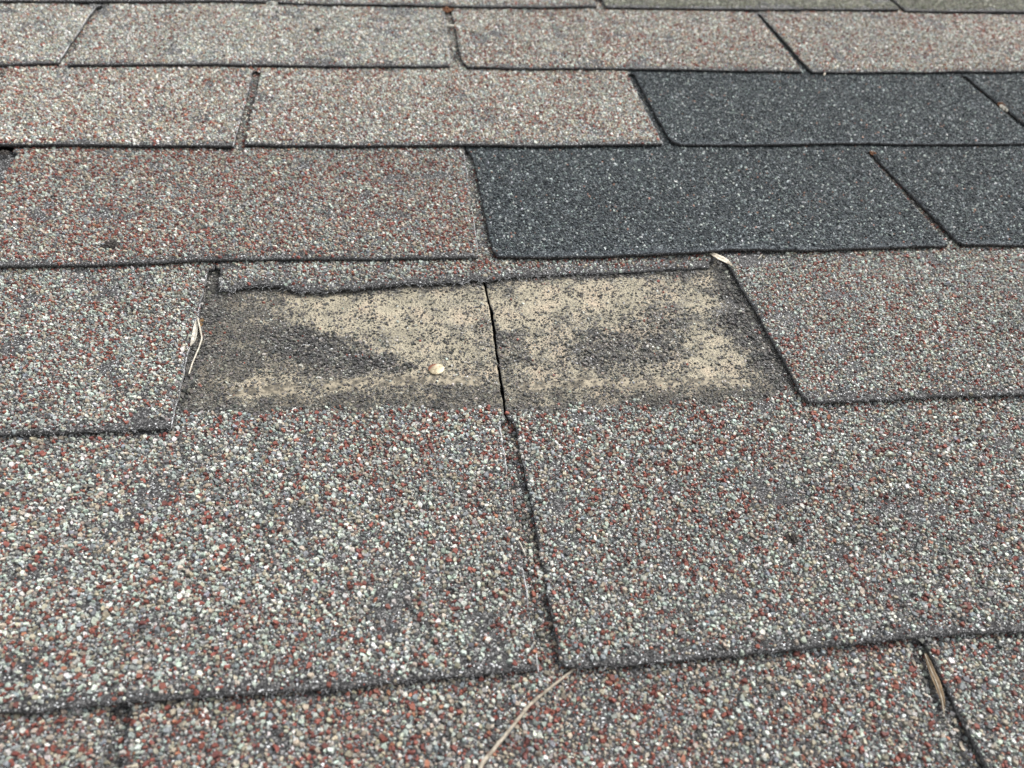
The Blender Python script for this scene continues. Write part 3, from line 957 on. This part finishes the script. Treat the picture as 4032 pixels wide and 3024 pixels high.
def crumb(name, label, cat, x, y, key, sx, sy, h, material, pieces=14, seed=1, psize=.42, dz=0):
    """a lump made of stuck-together bits, merged into one mesh"""
    g = np.random.default_rng(seed)
    c_ = surf(key, x, y, dz)
    items = []
    for i in range(pieces):
        rr = g.random() ** .5; th = g.random() * 6.283
        px, py = rr * math.cos(th), rr * math.sin(th)
        hz = h * (1 - rr * .75) * (.35 + .65 * g.random())
        r_ = psize * min(sx, sy) * (.55 + .7 * g.random())
        V = []; F = []
        nn, mm = 7, 5
        for a_ in range(mm):
            ph = math.pi * (a_ + .5) / mm
            for b_ in range(nn):
                q = 6.283 * b_ / nn
                k_ = r_ * (.7 + .6 * g.random())
                V.append((c_[0] + px * sx + k_ * math.sin(ph) * math.cos(q), c_[1] + py * sy + k_ * math.sin(ph) * math.sin(q), c_[2] + hz * .7 + k_ * .75 * math.cos(ph)))
        for a_ in range(mm - 1):
            for b_ in range(nn):
                F.append((a_ * nn + b_, (a_ + 1) * nn + b_, (a_ + 1) * nn + (b_ + 1) % nn, a_ * nn + (b_ + 1) % nn))
        F.append(tuple(range(nn))); F.append(tuple((mm - 1) * nn + b_ for b_ in range(nn))[::-1])
        items.append((V, F))
    V, F = merge(items)
    o = link(name, pymesh(name, V, F, [material], tuple(c_), False), tuple(c_))
    tag(o, label, cat)
    return o


# long dry stem at the bottom
stem('dry_stem', 'long dry pale stem lying aslant below the front slot, running off the bottom edge', 'stem',
     [(1878, 3060), (1900, 3002), (1932, 2965), (2010, 2870), (2080, 2780), (2120, 2745), (2190, 2690), (2262, 2633, .6), (2300, 2606, -.4)], '6b',
     [.8, .88, .72, .64, .68, .6, .56, .5, .46], TWIG, 1.1, 5)
# straw and husk in the left slot
q = stem('bent_straw', 'thin bleached straw with a kink in the left slot beside the husk', 'straw',
         [(773, 1234, 1.6), (784, 1280, 1.5), (795, 1332, 1.6), (782, 1372, 1.0), (757, 1430, .8), (742, 1478, .7)], '5a', [.5, .55, .45, .4, .4, .42], STRAW, 1.0, 8, .05)
leaf('seed_husk', 'whitish flattened seed husk beside the kinked straw', 'husk', [(773, 1262, 3.4), (768, 1310, 3.6), (760, 1345, 3.4), (750, 1364, 3.0)], '5a', 1.25, HUSK, .5)
crumb('moss_tuft', 'small tuft of orange brown moss in the left slot beside the straw', 'moss', 794, 1272, '5a', 1.3, 3.2, 1.6, MOSS, 60, 4, .26)
# leaves
leaf('pale_leaf', 'small pale dry leaf poking out from under the lower dark slate shingle', 'leaf', [(2792, 996, .6), (2825, 1012, 2.4), (2855, 1027, 3.0), (2884, 1048, 2.2)], '4b', 2.3, PALELEAF, .35)
q = leaf('dead_leaf', 'narrow dead brown leaf lying in the lower right slot', 'leaf', [(3640, 2572, 1.6), (3662, 2630, 2.2), (3688, 2690, 2.4), (3708, 2750, 2.2), (3716, 2808, 1.2)], '7b', 1.35, LEAF, .55)
leaf_vein = stem('midrib', None, None, [(3641, 2574, 1.9), (3662, 2630, 2.4), (3688, 2690, 2.6), (3708, 2750, 2.4), (3717, 2812, 1.3)], '7b', .28, TWIG, 1.6, 9, .03)
mw = leaf_vein.matrix_world.copy(); leaf_vein.parent = q
leaf_vein.matrix_parent_inverse = Matrix.Identity(4)
bpy.context.view_layer.update()
leaf_vein.matrix_local = q.matrix_world.inverted() @ mw
# thin bits of straw
stem('straw_bit', 'short pale straw sliver on the edge of the front slot', 'straw', [(2043, 2130, 1.6), (2058, 2160, 1.6), (2071, 2190, 1.2)], '5a', [.2, .3, .2], HUSK, 1.2, 3, .02)
stem('straw_bit', 'tiny pale straw sliver just right of the top of the crack', 'straw', [(2138, 1072, 1.0), (2155, 1074, 1.2), (2172, 1071, 1.0)], '5b', [.2, .28, .18], PALELEAF, 1.0, 3, .02)
stem('straw_bit', 'tiny pale twig below the lower corner of the right pinkish shingle', 'straw', [(3250, 280, 1.2), (3247, 291, 1.6), (3243, 297, 1.2)], '2c', [.6, .8, .5], PALELEAF, 1.2, 3, .02)
stem('straw_bit', 'short white straw lying across the seam under the rusty crumb', 'straw', [(1757, 101, 2.5), (1773, 102, 2.8), (1790, 103, 2.6)], '1b', [1.1, 1.5, 1.0], HUSK, 1.2, 3, .02)
stem('straw_bit', 'pale straw sliver lying on the right speckled shingle near its top', 'straw', [(3000, 1002, 1.6), (2992, 1012, 1.6), (2984, 1020, 1.4)], '4c', [.25, .3, .2], STRAW, 1.2, 3, .02)
# dirt
crumb('dirt_lump', 'lump of dark dirt on the wide reddish brown shingle at the left', 'dirt', 438, 968, '3a', 4.4, 3.6, 3.0, CRUMB, 46, 3, .34)
crumb('dirt_crumb', 'dark crumb on the big front shingle at the right', 'dirt', 3118, 2124, '5b', 2.7, 2.3, 3.0, CRUMB, 30, 6, .4)
crumb('dirt_crumb', 'bluish black crumb low on the right front shingle near its lower edge', 'dirt', 3555, 2392, '5b', 1.6, 1.1, 1.2, CRUMB, 8, 7, .45)
crumb('dirt_crumb', 'tiny black crumb low on the left front shingle near the slot', 'dirt', 1788, 2332, '5a', 1.3, .7, .9, CRUMB, 7, 8, .5)
crumb('dirt_crumb', 'small dark speck on the grey brown shingle of the second course', 'dirt', 1251, 122, '1b', 3.2, 4.0, 1.6, CRUMB, 12, 9, .4)
crumb('dirt_crumb', 'black crumb on the left side, high on the reddish brown shingle', 'dirt', 14, 603, '3a', 4.2, 2.4, 1.6, CRUMB, 14, 10, .4)
crumb('dirt_crumb', 'black crumb at the left side on the speckled beige shingle', 'dirt', 4, 297, '2a', 2.6, 4.0, 1.8, CRUMB, 12, 11, .4)
crumb('dirt_crumb', 'brown black crumb on the tan patch right of the crack', 'dirt', 2362, 1166, '5b', 1.5, 1.2, .9, CRUMB, 9, 12, .45)
crumb('dirt_crumb', 'tiny dark crumb on the lower right shingle near its right side', 'dirt', 3917, 1612, '5b', 1.8, 1.5, 1.2, CRUMB, 9, 13, .45)
crumb('rust_crumb', 'rusty orange crumb wedged at the top of the second course seam', 'debris', 1763, 40, '1b', 4.6, 6.0, 2.6, RUSTY, 20, 14, .32)
crumb('seed_fragment', 'white seed fragment in the slanting seam at the right side', 'debris', 3950, 428, '2c', 3.0, 5.5, 3.0, HUSK, 16, 15, .32)
crumb('rust_crumb', 'rusty bit in the slanting seam beside the white seed fragment', 'debris', 3942, 414, '2c', 3.0, 3.0, 3.0, RUSTY, 12, 16, .35)
crumb('rust_crumb', 'reddish crumb at the top end of the seam between the dark slate shingles', 'debris', 3437, 607, '3b', 2.6, 3.2, 2.4, RUSTY, 12, 17, .35)


# loose granules washed together
def heap(name, label, x, y, key, sx, sy, n, pal, seed, rmin=.8, rmax=1.3, hz=1.6, rot=0.0):
    g = np.random.default_rng(seed)
    c_ = surf(key, x, y, 0)
    a_ = g.normal(0, .5, n) * sx; b_ = g.normal(0, .5, n) * sy
    X_ = c_[0] + a_ * math.cos(rot) - b_ * math.sin(rot); Y_ = c_[1] + a_ * math.sin(rot) + b_ * math.cos(rot)
    Z_ = S[key]['Z'](X_, Y_) + g.random(n) * hz * np.exp(-(a_ / sx) ** 2 - (b_ / sy) ** 2)
    pc = pick(pal, n, g)
    V, cols, loops, tot = stones(X_, Y_, Z_, rmin + (rmax - rmin) * g.random(n), pc, 1.1, 5, seed)
    me = new_mesh(name, V - c_, loops, np.r_[0, np.cumsum(tot)[:-1]], tot, [GRAN], None, cols, None)
    o = link(name, me, tuple(c_))
    tag(o, label, 'granules', None, 'stuff')
    return o


heap('loose_granules', 'heap of loose dark granules at the foot of the left slot', 738, 1525, '5a', 3.2, 9.0, 150, 'bare', 21, .8, 1.35, 2.2, -.25)
heap('loose_granules', 'loose granules washed together in the front slot', 2118, 2270, '6b', 3.0, 13, 150, 'mix', 22, .7, 1.2, 2.0, .1)

# roofing nail in the tan patch: domed, slightly tilted head
c_ = surf('5a', 1718, 1456, 0)
V = []; F = []
nr, ns = 9, 40
for i in range(nr):
    if i < 7:
        rr = 4.15 * math.sin(math.pi / 2 * (i + .35) / 6.35) if i else .4
        zz = .75 * (1 - (rr / 4.2) ** 2.4) + .75
    else:
        rr = 4.1 - .2 * (i - 7); zz = .3 - .5 * (i - 7)
    for j in range(ns):
        a_ = 6.2832 * j / ns
        r2 = rr * (1 + .025 * math.sin(3 * a_) + .012 * random.uniform(-1, 1))
        x_, y_ = r2 * math.cos(a_), r2 * math.sin(a_)
        V.append((c_[0] + x_, c_[1] + y_ * .97, c_[2] + zz - .05 * y_ + .02 * x_ + random.uniform(-.03, .03)))
for i in range(nr - 1):
    for j in range(ns):
        F.append((i * ns + j, (i + 1) * ns + j, (i + 1) * ns + (j + 1) % ns, i * ns + (j + 1) % ns))
F.append(tuple(range(ns)))
nl = link('roofing_nail', pymesh('roofing_nail', V, F, [NAIL], tuple(c_)), tuple(c_))
tag(nl, 'cream coloured nail head with a rusty rim, left of the crack in the tan patch', 'nail')
V, F = tube_mesh([(c_[0], c_[1], c_[2] + .4), (c_[0], c_[1], c_[2] - 9), (c_[0], c_[1], c_[2] - 11)], [1.5, 1.5, .2], 10)
link('nail_shank', pymesh('nail_shank', V, F, [NAIL], tuple(c_)), (0, 0, 0), nl)

# cobweb threads over the second course seam are part of the picture's fuzz; the roof deck carries everything
me = bpy.data.meshes.new('roof_deck')
z0 = -19 / 1000
# underlay deck below all the sheets
vv = [(-3, -2.2, z0), (3, -2.2, z0), (3, 3.2, z0), (-3, 3.2, z0), (-3, -2.2, z0 - .02), (3, -2.2, z0 - .02), (3, 3.2, z0 - .02), (-3, 3.2, z0 - .02)]
me.from_pydata(vv, [], [(0, 1, 2, 3), (7, 6, 5, 4), (0, 4, 5, 1), (1, 5, 6, 2), (2, 6, 7, 3), (3, 7, 4, 0)])
DECK = simple('roofing_felt', [(.3, (.018, .018, .019)), (.7, (.05, .05, .052))], 300, .95)
me.materials.append(DECK)
d = bpy.data.objects.new('roof_deck', me)
C.objects.link(d)
d.matrix_world = ROOF
d['kind'] = 'structure'
